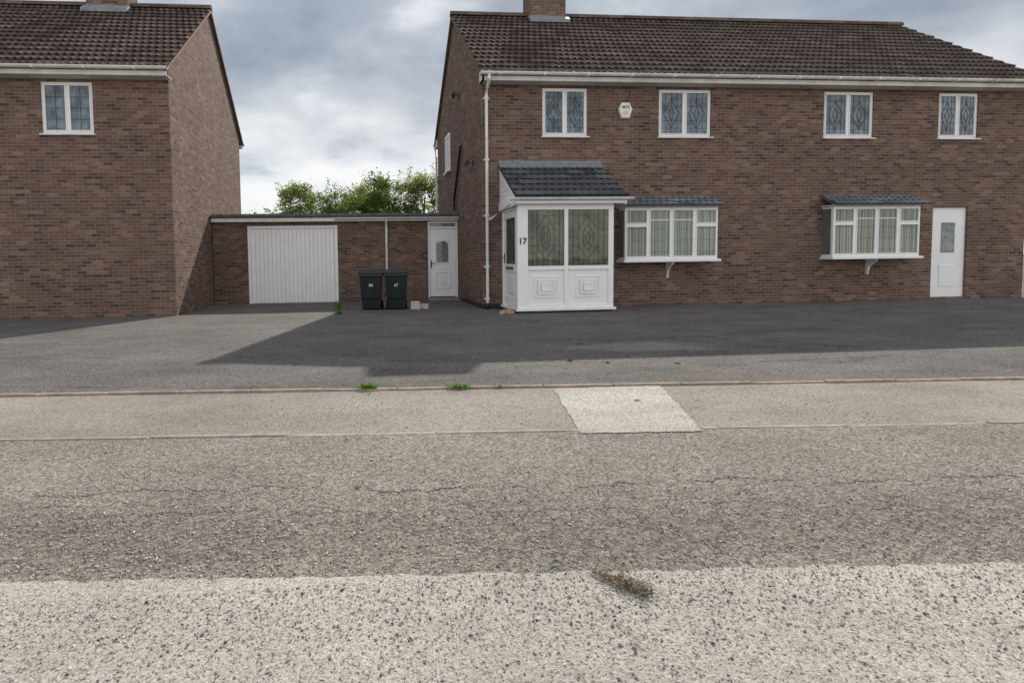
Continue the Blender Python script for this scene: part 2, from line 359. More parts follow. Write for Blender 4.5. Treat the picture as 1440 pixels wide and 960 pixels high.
# ------------------------------------------------------------ house
D=7.16; RZ=7.7; EZ=5.0; XE=13.1
def house(ox,XL,main=True):
    lab='dark red brick semi-detached house with white porch and tiled roof' if main else 'neighbouring brick semi-detached house with brown tiled roof'
    H=empty('semi_detached_house' if main else 'neighbouring_house',None,(ox,0,0),label=lab,category='house')
    holes=[(1.34,2.35,3.75,4.78),(3.98,5.2,3.75,4.78),(7.9,9.12,3.75,4.78),(10.75,11.76,3.75,4.78),(3.1,5.15,.98,2.2),(7.95,10.0,.98,2.2),(10.7,11.6,0.05,2.15)]
    if not main: holes=[(2,3.2,3.75,4.78),(5.0,6.0,3.75,4.78),(2,4,.98,2.2)]
    w=MB('brick')
    wall_grid(w,0,XL,-.05,4.84,0,.25,holes)
    sl=(RZ-EZ)/(D/2+.3); zt=EZ+.3*sl-.03
    gab=[(.25,-.05),(D,-.05),(D,zt),(D/2,RZ-.03),(.0,zt),(.0,4.84),(.25,4.84)]
    w.prism(gab,'x',0,.25); w.prism(gab,'x',XL-.25,XL)
    w.box(.25,XL-.25,D-.25,D,-.05,zt)
    w.obj('wall',H)
    b=MB('black'); b.box(.25,XL-.25,.35,.4,0,4.8); b.obj('dark_interior_sheet',H)  # black sheet stands in for the dark interior behind the windows
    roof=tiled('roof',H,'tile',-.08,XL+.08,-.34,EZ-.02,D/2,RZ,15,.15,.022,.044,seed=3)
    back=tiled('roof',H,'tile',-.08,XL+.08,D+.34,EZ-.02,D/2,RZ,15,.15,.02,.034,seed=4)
    r=MB('tile')
    x=-.09
    while x<XL+.05:
        l=.44; n=8; rad=.125
        out=[(D/2+rad*math.cos(math.pi*k/n),RZ+rad*math.sin(math.pi*k/n)) for k in range(n+1)]
        r.prism(out,'x',x,min(x+l-.012,XL+.09)); x+=l
    r.t=[R.uniform(.2,.9) for _ in r.t]; r.obj('ridge_tiles',roof)
    for X in ((-.085,-.0),(XL,XL+.085)):
        v=MB('verge')
        for (ya,yb) in ((-.33,D/2),(D+.33,D/2)):
            v.prism([(ya,EZ-.07),(yb,RZ-.05),(yb,RZ+.005),(ya,EZ-.015)],'x',X[0],X[1])
        v.obj('verge',roof)
    c=MB('brick','lead'); cy0,cy1=3.22,3.95; cx0,cx1=(2.03,3.0) if main else (4.6,5.6)
    c.box(cx0,cx1,cy0,cy1,7.25,8.34,0)
    zc=EZ+(cy0+.3)*sl
    c.prism([(cy0-.20,zc-.07),(cy0-.02,zc+.055),(cy0-.02,zc+.14),(cy0-.2,zc+.02)],'x',cx0-.06,cx1+.06,1)
    c.box(cx0-.012,cx1+.012,cy0-.012,cy1+.012,zc-.1,zc+.17,1)
    c.obj('chimney',roof)
    for q in (0,1):
        f=MB('cream'); g=MB('whitedirty')
        if q==0:
            f.box(-.06,XL+.06,-.30,-.275,4.835,5.0); f.box(-.06,XL+.06,-.275,.0,4.835,4.85); f.prism([(-.30,4.835),(0,4.835),(0,5.12),(-.30,4.98)],'x',-.05,-.001)
            halfgutter(g,-.1,XL+.1,-.365,4.99,.058)
            xx=.3
            while xx<XL: g.box(xx,xx+.035,-.43,-.30,4.925,4.985); xx+=.95
        else:
            f.box(-.06,XL+.06,D+.275,D+.30,4.835,5.0); f.box(-.06,XL+.06,D,D+.275,4.835,4.85); f.prism([(D+.30,4.835),(D,4.835),(D,5.12),(D+.30,4.98)],'x',-.05,-.001)
            halfgutter(g,-.1,XL+.1,D+.365,4.99,.058)
        f.obj('fascia',H); g.obj('gutter',H,bevel=.002)
    for h in (holes[:4] if main else holes): window(H,*h,y=.03,lights=2,kind='diamond' if main else 'grid',gl='glass')
    if not main: return H
    p=MB('whitedirty','black')
    p.tube([(.09,-.365,4.94),(.09,-.365,4.86),(.09,-.2,4.74),(.09,-.07,4.62),(.09,-.07,4.5)],.034,0,12)
    p.tube([(.09,-.07,4.52),(.09,-.07,.12)],.034,0,12)
    for z in (4.5,3.2,2.0,.9,.2): p.tube([(.09,-.07,z),(.09,-.07,z+.06)],.042,0,12); p.box(.03,.15,-.05,-.0,z+.01,z+.05)
    p.tube([(.09,-.07,.13),(.09,-.09,.07),(.09,-.15,.03)],.038,1,12)
    p.obj('downpipe',H,smooth=False)
    p=MB('whitedirty'); p.tube([(-.06,D+.30,4.93),(-.06,D+.30,4.86),(-.06,D-.08,4.5),(-.06,D-.08,2.3)],.034,0,12); p.obj('downpipe',H)
    a=MB('alarm','alarmgreen','blacktext'); cx,cz=3.19,4.30
    hexa=lambda s:[(cx+s*.155*x_,cz+s*.165*z_) for x_,z_ in ((-.55,1),(.55,1),(1,.15),(.55,-1),(-.55,-1),(-1,.15))]
    a.prism(hexa(1),'y',-.06,0,0); a.prism(hexa(.86),'y',-.072,-.06,0)
    for k,wd in enumerate((.10,.12,.10,.07)): a.box(cx-wd/2*1.1,cx+wd/2*1.1,-.0745,-.072,cz-.03-.026*k,cz-.021-.026*k,1)
    al=a.obj('alarm_box',H,bevel=.004); text('alarm_lettering','MTE',.09,(cx,-.0735,cz+.06),(math.pi/2,0,0),M['blacktext'],al,.001,.0015)
    c=MB('black'); c.tube([(3.31,-.01,4.83),(3.30,-.012,4.66),(3.24,-.012,4.45)],.006,0,6); c.obj('cable',H)
    c=MB('greycable'); c.tube([(3.2,-.012,4.15),(3.22,-.012,3.2),(3.24,-.012,2.42)],.0045,0,6); c.obj('cable',H)
    e=empty('window',H); f=MB('white'); 
    for (a_,b_,c_,d_) in ((4.40,5.25,3.70,3.76),(4.40,5.25,4.70,4.76),(4.40,4.46,3.76,4.70),(5.19,5.25,3.76,4.70),(4.80,4.85,3.76,4.70)): f.box(-.035,-.001,a_,b_,c_,d_)
    f.obj('frame',e); g=MB('glass'); g.box(-.016,-.002,4.46,5.19,3.76,4.70); g.obj('pane',e)
    s=MB('whitedirty'); s.box(-.09,0,4.35,5.3,3.65,3.70); s.obj('sill',e)
    for (yy,zz) in ((2.9,5.40),(1.03,3.34)):
        l=MB('black','frost'); l.box(-.03,-.001,yy-.04,yy+.04,zz-.05,zz+.05); l.tube([(-.03,yy,zz),(-.12,yy,zz+.02)],.012,0,8)
        l.prism([(-.10,zz-.05),(-.21,zz-.09),(-.23,zz-.02),(-.12,zz+.07)],'y',yy-.09,yy+.09,0); l.prism([(-.112,zz-.055),(-.205,zz-.09),(-.205,zz-.094),(-.112,zz-.06)],'y',yy-.075,yy+.075,1)
        l.obj('security_light',H,bevel=.004)
    l=MB('kerb2'); l.box(-.012,0,2.10,2.36,4.88,5.22)
    for k in range(7): l.box(-.02,-.012,2.12,2.34,4.9+.045*k,4.915+.045*k)
    l.obj('air_vent',H)
    l=MB('black'); l.tube([(0.02,2.40,4.0),(-.05,2.42,3.99),(-.06,2.46,3.9),(-.06,3.1,3.15),(-.06,3.45,2.75),(-.06,3.5,2.45)],.035,0,10); l.obj('waste_pipe',H)
    l=MB('black'); l.box(-.006,.42,-.006,0,-.02,.11); l.box(-.006,0,0,3.1,-.02,.11); l.obj('damp_course',H)
    # porch
    Pp=empty('porch',H); x0,x1,y=.43,2.40,-1.27; xp=.645
    f=MB('white')
    f.box(x0-.04,x1+.04,y-.05,0,.05,.10)
    for (a_,b_) in ((x0,xp),(1.385,1.465),(x1-.105,x1)): f.box(a_,b_,y,y+.08,.10,2.13)
    f.box(xp,1.385,y+.001,y+.08,2.05,2.13); f.box(1.465,x1-.105,y+.001,y+.08,2.05,2.13)
    f.box(xp,1.385,y-.004,y+.08,.86,.94); f.box(1.465,x1-.105,y-.004,y+.08,.86,.94)
    f.box(xp,1.385,y+.001,y+.08,.10,.17); f.box(1.465,x1-.105,y+.001,y+.08,.10,.17)
    for (xa,xb) in ((x1-.08,x1),): 
        f.box(xa,xb,y+.08,0,.10,.86); f.box(xa,xb,y+.08,0,2.05,2.13); f.box(xa,xb,y+.08,0,.86,.93); f.box(xa,xb,-.08,0,.93,2.05); f.box(xa,xb,-.66,-.60,.93,2.05)
    f.box(x0,x0+.08,y+.08,0,2.07,2.13); f.box(x0,x0+.08,-.09,0,.1,2.07); f.box(x0,x0+.08,y+.08,y+.14,.1,2.07)
    f.box(x0,x1,y+.001,-.001,2.13,2.2)
    f.obj('frame',Pp,bevel=.005)
    for (a_,b_) in ((xp,1.385),(1.465,x1-.105)):
        p=MB('white')
        p.box(a_,b_,y+.03,y+.06,.17,.86); cx=(a_+b_)/2; cz=.52
        for s_,q in ((.25,.03),(.17,.014),(.10,-.002)):
            zz=s_*.86
            p.box(cx-s_,cx+s_,y+q-.014,y+q,cz-zz,cz-zz+.028); p.box(cx-s_,cx+s_,y+q-.014,y+q,cz+zz-.028,cz+zz)
            p.box(cx-s_,cx-s_+.028,y+q-.013,y+q,cz-zz+.028,cz+zz-.028); p.box(cx+s_-.028,cx+s_,y+q-.013,y+q,cz-zz+.028,cz+zz-.028)
            p.box(cx-s_+.028,cx+s_-.028,y+q-.004,y+.03,cz-zz+.028,cz+zz-.028)
        p.obj('panel',Pp,bevel=.004)
        g=MB('glassporch','came'); g.box(a_,b_,y+.03,y+.04,.94,2.05,0); lattice(g,a_,b_,.94,2.05,y+.03,1,'curve')
        g.obj('pane',Pp)
    g=MB('glassporch'); g.box(x1-.05,x1-.04,y+.08,-.08,.93,2.05,0); g.obj('pane',Pp)
    d=MB('white','glassporch','came')
    ya,yb=y+.14,-.09; xd=x0+.02
    d.box(xd,xd+.05,ya,yb,.1,.3); d.box(xd,xd+.05,ya,ya+.12,.3,2.07); d.box(xd,xd+.05,yb-.12,yb,.3,2.07); d.box(xd,xd+.05,ya+.12,yb-.12,.82,.98); d.box(xd,xd+.05,ya+.12,yb-.12,1.93,2.07)
    d.box(xd+.02,xd+.04,ya+.12,yb-.12,.3,.82,0); d.box(xd+.005,xd+.02,ya+.2,yb-.2,.38,.74,0); d.box(xd+.02,xd+.03,ya+.12,yb-.12,.98,1.93,1)
    for q in (.3,.5,.7): d.box(xd+.015,xd+.02,ya+(yb-ya)*q-.004,ya+(yb-ya)*q+.004,.98,1.93,2)
    d.obj('door',Pp,bevel=.004)
    k=MB('chrome','black'); k.box(xd-.012,xd,ya+.22,yb-.22,.87,.93,0); k.box(xd-.012,xd,yb-.10,yb-.06,1.0,1.22,1); k.tube([(xd-.01,yb-.08,1.12),(xd-.05,yb-.08,1.12),(xd-.05,yb-.2,1.12)],.01,1,8); k.obj('handle',Pp)
    text('house_number','17',.17,(x0+.105,y-.004,1.43),(math.pi/2,0,0),M['blacktext'],Pp,.003,.004)
    b_=MB('black'); b_.box(x0+.03,x1-.03,y+.03,-.0,-.02,.05); b_.obj('shadow_gap',Pp)  # black block stands in for the shadow gap under the porch sill
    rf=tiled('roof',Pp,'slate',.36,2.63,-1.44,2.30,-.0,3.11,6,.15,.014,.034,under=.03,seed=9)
    c=MB('lead'); c.prism([(-.0,3.10),(-.16,3.045),(-.165,3.085),(-.03,3.17),(-.03,3.21),(0,3.21)],'x',.36,2.65); c.obj('flashing',Pp)
    for X in (.38,2.56):
        c=MB('white')
        for q in range(7):
            z=2.30+.105*q; yy=-1.36*(1-(z-2.3)/.80)
            yt=-1.36*(1-(z+.1-2.3)/.80)
            if yt<-.02: c.prism([(-.001,z),(yy,z),(yt,z+.1),(-.001,z+.1)],'x',X+.002*(q%2),X+.03)
        c.obj('gable_cladding',Pp)
    c=MB('white')
    c.box(.36,2.61,-1.41,-1.385,2.16,2.28); c.box(.36,2.61,-1.385,-1.27,2.16,2.175); c.box(.36,.38,-1.385,-.0,2.13,2.30); c.box(2.59,2.61,-1.385,-.0,2.13,2.30)
    c.obj('fascia',Pp,bevel=.002)
    c=MB('whitedirty'); halfgutter(c,.24,2.72,-1.46,2.27,.052)
    c.tube([(.27,-1.46,2.22),(.27,-1.44,2.17),(.23,-1.0,2.10),(.20,-.16,1.98),(.14,-.08,1.95)],.028,0,10); c.obj('gutter',Pp)
    for bx in (3.07,7.92):
        B=empty('bay_window',H); f=MB('white'); g=MB('glassblind','came'); y=-.33; X0,X1=bx,bx+2.12; z0,z1=1.03,2.17
        f.box(X0,X1,y,y+.07,z1-.055,z1); f.box(X0,X1,y,y+.07,z0,z0+.055)
        n=4; W=(X1-X0)/n
        for k in range(n+1):
            xx=X0+W*k; a_=max(X0,xx-.03); b__=min(X1,xx+.03); f.box(a_,b__,y+.001,y+.07,z0+.055,z1-.055)
        for k in range(n):
            a_=X0+W*k+.03; b__=X0+W*(k+1)-.03; op=k in (0,3); s=.020
            zs=[(z0+.055,1.76),(1.81,z1-.055)] if op else [(z0+.055,z1-.055)]
            if op: f.box(a_,b__,y+.001,y+.07,1.76,1.81)
            else: f.box(a_,b__,y+.012,y+.05,1.88,1.90)
            for (p_,q_) in zs:
                f.box(a_,a_+s,y-.01,y+.05,p_,q_); f.box(b__-s,b__,y-.01,y+.05,p_,q_); f.box(a_+s,b__-s,y-.01,y+.05,p_,p_+s); f.box(a_+s,b__-s,y-.01,y+.05,q_-s,q_)
                g.box(a_+s,b__-s,y+.02,y+.03,p_+s,q_-s,0)
                for xm in (a_+(b__-a_)*.33,a_+(b__-a_)*.67): g.strip((xm,p_+s),(xm,q_-s),.005,y+.02,mi=1)
                for zz in (1.2,1.45,1.7): 
                    if p_<zz<q_: g.strip((a_+s,zz),(b__-s,zz),.005,y+.02,mi=1)
        for X in (X0,X1-.06):
            f.box(X,X+.06,y+.07,0,z0,z0+.055); f.box(X,X+.06,y+.07,0,z1-.055,z1); g.box(X+.02,X+.03,y+.07,0,z0+.055,z1-.055)
        f.obj('frame',B,bevel=.004); g.obj('pane',B)
        s=MB('white'); s.box(X0-.05,X1+.05,y-.07,-.001,.975,1.03); s.obj('sill',B,bevel=.006)
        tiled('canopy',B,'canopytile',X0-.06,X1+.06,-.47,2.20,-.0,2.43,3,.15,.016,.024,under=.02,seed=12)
        s=MB('cream'); s.box(X0-.05,X1+.05,-.44,-.001,2.172,2.195); s.obj('fascia',B)
        for xb in (X0+1.1,):
            s=MB('whitedirty'); s.prism([(-.001,.975),(-.30,.975),(-.29,.93),(-.20,.88),(-.10,.80),(-.07,.70),(-.06,.62),(-.001,.60)],'x',xb,xb+.05); s.obj('bracket',B,bevel=.004)
    e=empty('door',H); d=MB('white','frost'); d.box(10.7,11.6,.05,.11,.05,2.15,0); d.box(10.98,11.32,.035,.05,1.1,1.8,1); d.box(10.95,11.35,.035,.05,.3,.8,0); d.obj('door_leaf',e,bevel=.005)
    return H
H=house(0,XE)
Hn=house(-6.5-7.5,7.5,main=False)

# ------------------------------------------------------------ garage
G=empty('garage',None,(0,0,0),label='low flat-roofed brick garage with white side door joined to the house',category='garage')
gy=3.19
w=MB('brick2'); wall_grid(w,-6.48,-.01,-.05,2.14,gy,gy+.22,[(-.84,-.01,-.05,2.14),(-5.6,-3.25,-.05,2.05)])
w.box(-6.48,-6.26,gy+.22,gy+5,-.05,2.14); w.obj('wall',G)
r=MB('felt','whitedirty','cream'); r.box(-6.48,-.01,gy-.16,gy+5,2.24,2.33,0); r.box(-6.48,-.01,gy-.14,gy-.11,2.15,2.24,1); r.box(-6.48,-.01,gy-.11,gy+5,2.142,2.15,2)
r.box(-6.48,-.01,gy-.20,gy-.155,2.285,2.345,0); r.obj('roof',G)
g=MB('whitedirty'); halfgutter(g,-3.3,-.02,gy-.19,2.235,.045); g.obj('gutter',G)
p=MB('whitedirty'); p.tube([(-1.95,gy-.19,2.2),(-1.95,gy-.10,2.08),(-1.95,gy-.06,2.0),(-1.95,gy-.06,.05)],.033,0,12); p.obj('downpipe',G)
dr=empty('door',G)
d=MB('white','frost'); 
d.box(-.83,-.78,gy+.02,gy+.10,.08,2.14); d.box(-.07,-.012,gy+.02,gy+.10,.08,2.14); d.box(-.78,-.07,gy+.02,gy+.10,2.08,2.14); d.box(-.78,-.07,gy+.02,gy+.10,1.94,1.99); d.box(-.78,-.07,gy+.06,gy+.07,1.99,2.08,1)
d.obj('frame',dr,bevel=.004)
d=MB('white','frost'); d.box(-.775,-.075,gy+.05,gy+.09,.10,1.935)
xa,xb=-.60,-.27
for (a_,b_,z0,z1) in ((xa,xb,1.02,1.60),(xa,xb,.36,.74)):
    d.box(a_-.04,b_+.04,gy+.035,gy+.05,z0-.04,z0); d.box(a_-.04,b_+.04,gy+.035,gy+.05,z1,z1+.04); d.box(a_-.04,a_,gy+.036,gy+.05,z0,z1); d.box(b_,b_+.04,gy+.036,gy+.05,z0,z1)
arch=[(xa,1.02),(xb,1.02),(xb,1.5)]+[((xa+xb)/2+(xb-xa)/2*math.cos(t*math.pi/8),1.5+.10*math.sin(t*math.pi/8)) for t in range(1,8)]+[(xa,1.5)]
d.prism(arch,'y',gy+.04,gy+.05,1)
d.box(xa+.06,xb-.06,gy+.038,gy+.05,.42,.68); d.box(xa+.11,xb-.11,gy+.03,gy+.038,.48,.62)
d.obj('door_leaf',dr,bevel=.004)
k=MB('black'); k.box(-.755,-.725,gy+.035,gy+.05,.88,1.08); k.tube([(-.74,gy+.04,1.0),(-.74,gy+.0,1.0),(-.64,gy+.0,1.0)],.01,0,8); k.obj('handle',dr)
s=MB('pad'); s.box(-.86,-.01,gy-.35,gy+.22,-.02,.075); s.obj('door_step',G,bevel=.01)
d=MB('white'); d.box(-5.6,-5.52,gy+.02,gy+.1,0,2.05); d.box(-3.33,-3.25,gy-.02,gy+.1,0,2.05); d.box(-5.52,-3.33,gy+.02,gy+.1,1.98,2.05)
for q in range(20): d.box(-5.515+.1085*q,-5.515+.1085*q+.1,gy+.05,gy+.09,.02,1.975)
d.box(-5.52,-3.33,gy+.07,gy+.10,.0,1.98)
d.obj('garage_door',G,bevel=.003)

# ------------------------------------------------------------ wheelie bins
def make_bin(loc,rz,num,label):
    B=empty('wheelie_bin',None,loc,label=label,category='bin',group='wheelie bins beside the garage wall'); B.rotation_euler=(0,0,rz); B.scale=(.97,.97,.955)
    b=MB('bin'); 
    def ring(w,dp,z,yo=0): return [(-w/2,-dp/2+yo,z),(w/2,-dp/2+yo,z),(w/2,dp/2+yo,z),(-w/2,dp/2+yo,z)]
    rs=[ring(.40,.44,.03,.03),ring(.43,.47,.25,.02),ring(.455,.50,.28,.02),ring(.50,.56,.78,0),ring(.55,.61,.79,0),ring(.55,.61,.85,0)]
    i0=len(b.v)
    for q in rs: b.v+=q
    for k in range(len(rs)-1):
        for j in range(4): b.f.append((i0+4*k+j,i0+4*k+(j+1)%4,i0+4*k+4+(j+1)%4,i0+4*k+4+j)); b.m.append(0); b.t.append(.5)
    b.f.append((i0+3,i0+2,i0+1,i0)); b.f.append(tuple(i0+4*(len(rs)-1)+j for j in range(4))); b.m+=[0,0]; b.t+=[.5,.5]
    for xx in (-.15,.15): b.prism([(-.262,.30),(-.285,.74),(-.27,.76),(-.245,.30)],'x',xx-.012,xx+.012)
    b.obj('body',B,bevel=.012)
    l=MB('binlid'); l.prism([(-.335,.852),(-.335,.875),(-.30,.905),(.0,.945),(.25,.94),(.31,.915),(.31,.852)],'x',-.285,.285)
    l.prism([(-.27,.905),(.0,.955),(.22,.952),(.22,.93),(-.27,.89)],'x',-.2,.2)
    l.obj('lid',B,bevel=.012)
    h=MB('binlid'); h.tube([(-.22,.30,.86),(-.22,.38,.88),(.22,.38,.88),(.22,.30,.86)],.014,0,8); h.obj('handle',B)
    for xx in (-.235,.205):
        w_=MB('rubber','bin'); w_.tube([(xx,.22,.10),(xx+.05,.22,.10)],.10,0,20); w_.tube([(xx-.004,.22,.10),(xx+.054,.22,.10)],.05,1,12); w_.obj('wheel',B,bevel=.004)
    text('painted_number',num,.09,(.0,-.289,.58),(math.radians(86),0,0),M['text'],B,.001,.0005)
make_bin((-2.42,.50,0),math.radians(-5),'80','dark wheelie bin with faded white number beside the garage')
make_bin((-1.875,.44,0),math.radians(-3),'67','dark wheelie bin standing close against another bin')

# ------------------------------------------------------------ ground
m_=-.08
def band(name,mat,ya,yb,z,x0=-40,x1=40,wob=(0,0),step=.02):
    mb=MB(mat); xs=[]; x=x0; st=step if (wob[0] or wob[1]) else .5
    while x<x1: xs.append(x); x+=st if -6<x<4 else 2.0
    xs.append(x1)
    def e(x,y0,w): return y0+m_*x+(w*(mn.noise(Vector((x*1.3,y0,0)))*.5+mn.noise(Vector((x*6,y0,1)))*.7+mn.noise(Vector((x*23,y0,2)))*.9) if w else 0)
    for a,b in zip(xs,xs[1:]):
        mb.face([(a,e(a,ya,wob[0]),z),(b,e(b,ya,wob[0]),z),(b,e(b,yb,wob[1]),z),(a,e(a,yb,wob[1]),z)])
    o=mb.obj(name,None,recalc=False,kind='structure')
    bm=bmesh.new(); bm.from_mesh(o.data); bmesh.ops.remove_doubles(bm,verts=bm.verts,dist=1e-5); bm.to_mesh(o.data); bm.free()
    return o
g=MB('soil'); g.face([(-400,-300,-.03),(400,-300,-.03),(400,500,-.03),(-400,500,-.03)]); g.obj('ground',kind='structure')
band('driveway','drive',-8.0,9,0.004,wob=(.012,0))
band('pavement','pave',-9.26,-8.0,0.0)
band('road','coarse',-11.3,-9.26,0.0)
band('road_surface','chip',-30,-10.97,0.004,wob=(0,.026))
s=MB('slabm'); 
def jag(p,q,n,a,sd):
    rr=random.Random(sd); return [(p[0]+(q[0]-p[0])*k/n+rr.uniform(-a,a),p[1]+(q[1]-p[1])*k/n+rr.uniform(-a,a),.005) for k in range(n)]
c4=[(-1.34,-9.25),(-.58,-9.31),(-.17,-8.01),(-1.09,-8.0)]
s.face(jag(c4[0],c4[1],14,.006,1)+jag(c4[1],c4[2],16,.012,2)+jag(c4[2],c4[3],14,.008,3)+jag(c4[3],c4[0],16,.010,4)); s.obj('paving_slab',recalc=False,kind='structure')
def edging(name,mat,y0,w,h,ln,x0,x1,jit=.006,seed=2):
    rr=random.Random(seed); mb=MB(mat); x=x0
    while x<x1:
        l=ln*rr.uniform(.92,1.05); ya=y0+m_*x+rr.uniform(-jit,jit); yb=y0+m_*(x+l)+rr.uniform(-jit,jit); hh=h+rr.uniform(-.005,.004)
        mb.prism([(x,ya),(x+l-.008,yb),(x+l-.008,yb+w),(x,ya+w)],'z',-.05,hh); x+=l
    return mb.obj(name,bevel=.006,kind='structure')
edging('kerb','kerb',-8.03,.045,.018,.60,-12,12)
edging('kerb','kerb2',-9.30,.035,.007,.9,-12,12,seed=5)
# loose chippings
mb=MB('gravel'); rr=random.Random(11)
base=[Vector(v) for v in ((1,0,0),(-1,0,0),(0,1,0),(0,-1,0),(0,0,1),(0,0,-.6))]
fs=((0,2,4),(2,1,4),(1,3,4),(3,0,4),(2,0,5),(1,2,5),(3,1,5),(0,3,5))
for k in range(26000):
    u=rr.random()
    if u<.3: y=rr.uniform(-11.8,-8.2)
    elif u<.78: y=rr.gauss(-10.45,.4)
    else: y=rr.gauss(-11.0,.2)
    x=rr.uniform(-4.2,.8); y+=0 if u<.3 else m_*(x+2)
    r=rr.choice((.002,.0025,.003,.003,.0035,.004,.005))
    if rr.random()<.02: r=.007
    a=rr.uniform(0,6.28); ca,sa=math.cos(a),math.sin(a)
    i=len(mb.v)
    for v in base:
        q=v*r; q=Vector((q.x*rr.uniform(.7,1.4),q.y*rr.uniform(.7,1.3),q.z*rr.uniform(.5,.9)))
        mb.v.append((x+q.x*ca-q.y*sa,y+q.x*sa+q.y*ca,.002+r*.3+q.z+(.003 if y<-10.8 else 0)))
    t=min(1,max(0,rr.gauss(.5,.32)))
    for f in fs: mb.f.append(tuple(i+j for j in f)); mb.m.append(0); mb.t.append(t)
mb.obj('gravel',recalc=False,kind='stuff')

# ------------------------------------------------------------ plants
def leafquad(mb,c,s,rr,t,mi=0,up=.4):
    d=Vector((rr.gauss(0,1),rr.gauss(0,1),rr.gauss(0,1)*up)).normalized(); n=Vector((rr.gauss(0,1),rr.gauss(0,1),rr.gauss(0,1)+.8)).normalized()
    w=d.cross(n).normalized(); l=s
    mb.face([c-d*l*.5,c+w*l*.28,c+d*l*.5,c-w*l*.28],mi,t)
def tree(loc,h,cw,seed,mat,label):
    rr=random.Random(seed)
    T=empty('tree',None,loc,label=label,category='tree',group='trees behind the garage')
    tr=MB('bark'); tr.tube([(0,0,-.1),(.03,0,h*.2),(.0,.05,h*.45),(.05,.0,h*.8)],.13,0,8,.03)
    for k in range(11):
        a=rr.uniform(0,6.28); z0=h*rr.uniform(.25,.6); L_=cw*rr.uniform(.25,.5); e=Vector((math.cos(a)*L_,math.sin(a)*L_,z0+h*rr.uniform(.1,.3)))
        tr.tube([(0,0,z0),(e.x*.5,e.y*.5,z0+(e.z-z0)*.6),e],.045,0,6,.012)
    tr.obj('trunk',T)
    c=MB(mat)
    for k in range(80):
        a=rr.uniform(0,6.28); z=rr.uniform(.28,1.0); prof=math.sin(math.pi*min(1,max(.05,(z-.15)/.95)))**.7
        r=cw*.5*prof*rr.uniform(.25,1.05); ctr=Vector((r*math.cos(a),r*math.sin(a),h*z)); cs=rr.uniform(.22,.5); tone=rr.gauss(.4,.22)+.3*(z-.6)  # tone rises with height: lit crown tops painted into the leaf colour
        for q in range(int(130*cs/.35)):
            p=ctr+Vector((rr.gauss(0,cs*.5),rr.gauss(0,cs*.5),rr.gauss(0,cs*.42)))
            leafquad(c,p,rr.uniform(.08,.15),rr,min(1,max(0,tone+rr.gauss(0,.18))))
    for k in range(22):
        a=rr.uniform(0,6.28); r=cw*.4*rr.random(); b=Vector((r*math.cos(a),r*math.sin(a),h*rr.uniform(.8,.98)))
        d=Vector((rr.gauss(0,.35),rr.gauss(0,.35),1)).normalized()
        for q in range(26): leafquad(c,b+d*(.65*q/26)+Vector((rr.gauss(0,.07),rr.gauss(0,.07),0)),rr.uniform(.08,.13),rr,min(1,max(0,rr.gauss(.6,.2))))
    c.obj('crown',T,recalc=False)
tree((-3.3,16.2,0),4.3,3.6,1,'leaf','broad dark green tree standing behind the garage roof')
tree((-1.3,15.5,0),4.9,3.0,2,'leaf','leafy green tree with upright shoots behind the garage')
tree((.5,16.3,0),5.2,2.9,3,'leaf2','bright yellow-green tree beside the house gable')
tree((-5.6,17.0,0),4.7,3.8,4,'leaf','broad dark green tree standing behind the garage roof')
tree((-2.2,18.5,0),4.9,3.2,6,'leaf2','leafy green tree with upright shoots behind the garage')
h_=MB('leaf'); rr=random.Random(5)
for k in range(10000):
    leafquad(h_,Vector((rr.uniform(-9,3),14.6+rr.gauss(0,.35),rr.uniform(.2,3.3)+.25*math.sin(k))),rr.uniform(.09,.16),rr,min(1,max(0,rr.gauss(.35,.2))))
h_.obj('hedge',recalc=False,label='tall dense green hedge running behind the garage',category='hedge')
def weed(loc,w,hh,seed,n=160,label='small green weed growing in the driveway edging',mat='weed',nm='weed'):
    rr=random.Random(seed); c=MB(mat)
    for k in range(n):
        a=rr.uniform(0,6.28); r=abs(rr.gauss(0,.45)); p=Vector((w*r*math.cos(a),w*.35*r*math.sin(a),.0)); tip=p+Vector((rr.gauss(0,.25)*w,rr.gauss(0,.15)*w,hh*rr.uniform(.3,1)))
        b=Vector((rr.gauss(0,1),rr.gauss(0,1),0)).normalized()*.004; t=min(1,max(0,rr.gauss(.5,.25)))
        c.face([p-b,p+b,tip+b*.3,tip-b*.3],0,t); leafquad(c,tip,rr.uniform(.010,.024),rr,t)
    c.obj(nm,loc=loc,recalc=False,label=label,category='weed',group='weeds in the paving joints')
weed((-2.63,-7.80,.01),.10,.05,1,200); weed((-1.86,-7.87,.01),.13,.034,2,170); weed((-1.52,-7.9,.01),.10,.014,3,50)
weed((-3.16,.6,.004),.14,.22,4,160,'tuft of green weeds beside the driveway'); weed((-3.12,-.6,.004),.12,.14,5,120,'tuft of green weeds beside the driveway')
c=MB('dry'); rr=random.Random(8)
c.tube([(-.045,.085,.010),(-.02,.05,.014),(.01,.02,.018),(.05,-.03,.016),(.085,-.065,.010)],.0035,0,6,.002,t=.4)
for k in range(420):
    t=rr.random()**.7; w_=.006+.016*t; p=Vector((-.045+.13*t+rr.gauss(0,w_),.085-.15*t+rr.gauss(0,w_),.004+abs(rr.gauss(0,.006+.016*t))))
    d=Vector((rr.gauss(.2,.8),rr.gauss(-.2,.8),rr.gauss(.2,.5))).normalized()*rr.uniform(.010,.030)
    b=Vector((-d.y,d.x,.3)).normalized()*.0014; c.face([p-b,p+b,p+d+b*.4,p+d-b*.4],0,min(1,max(0,rr.gauss(.6,.35))))
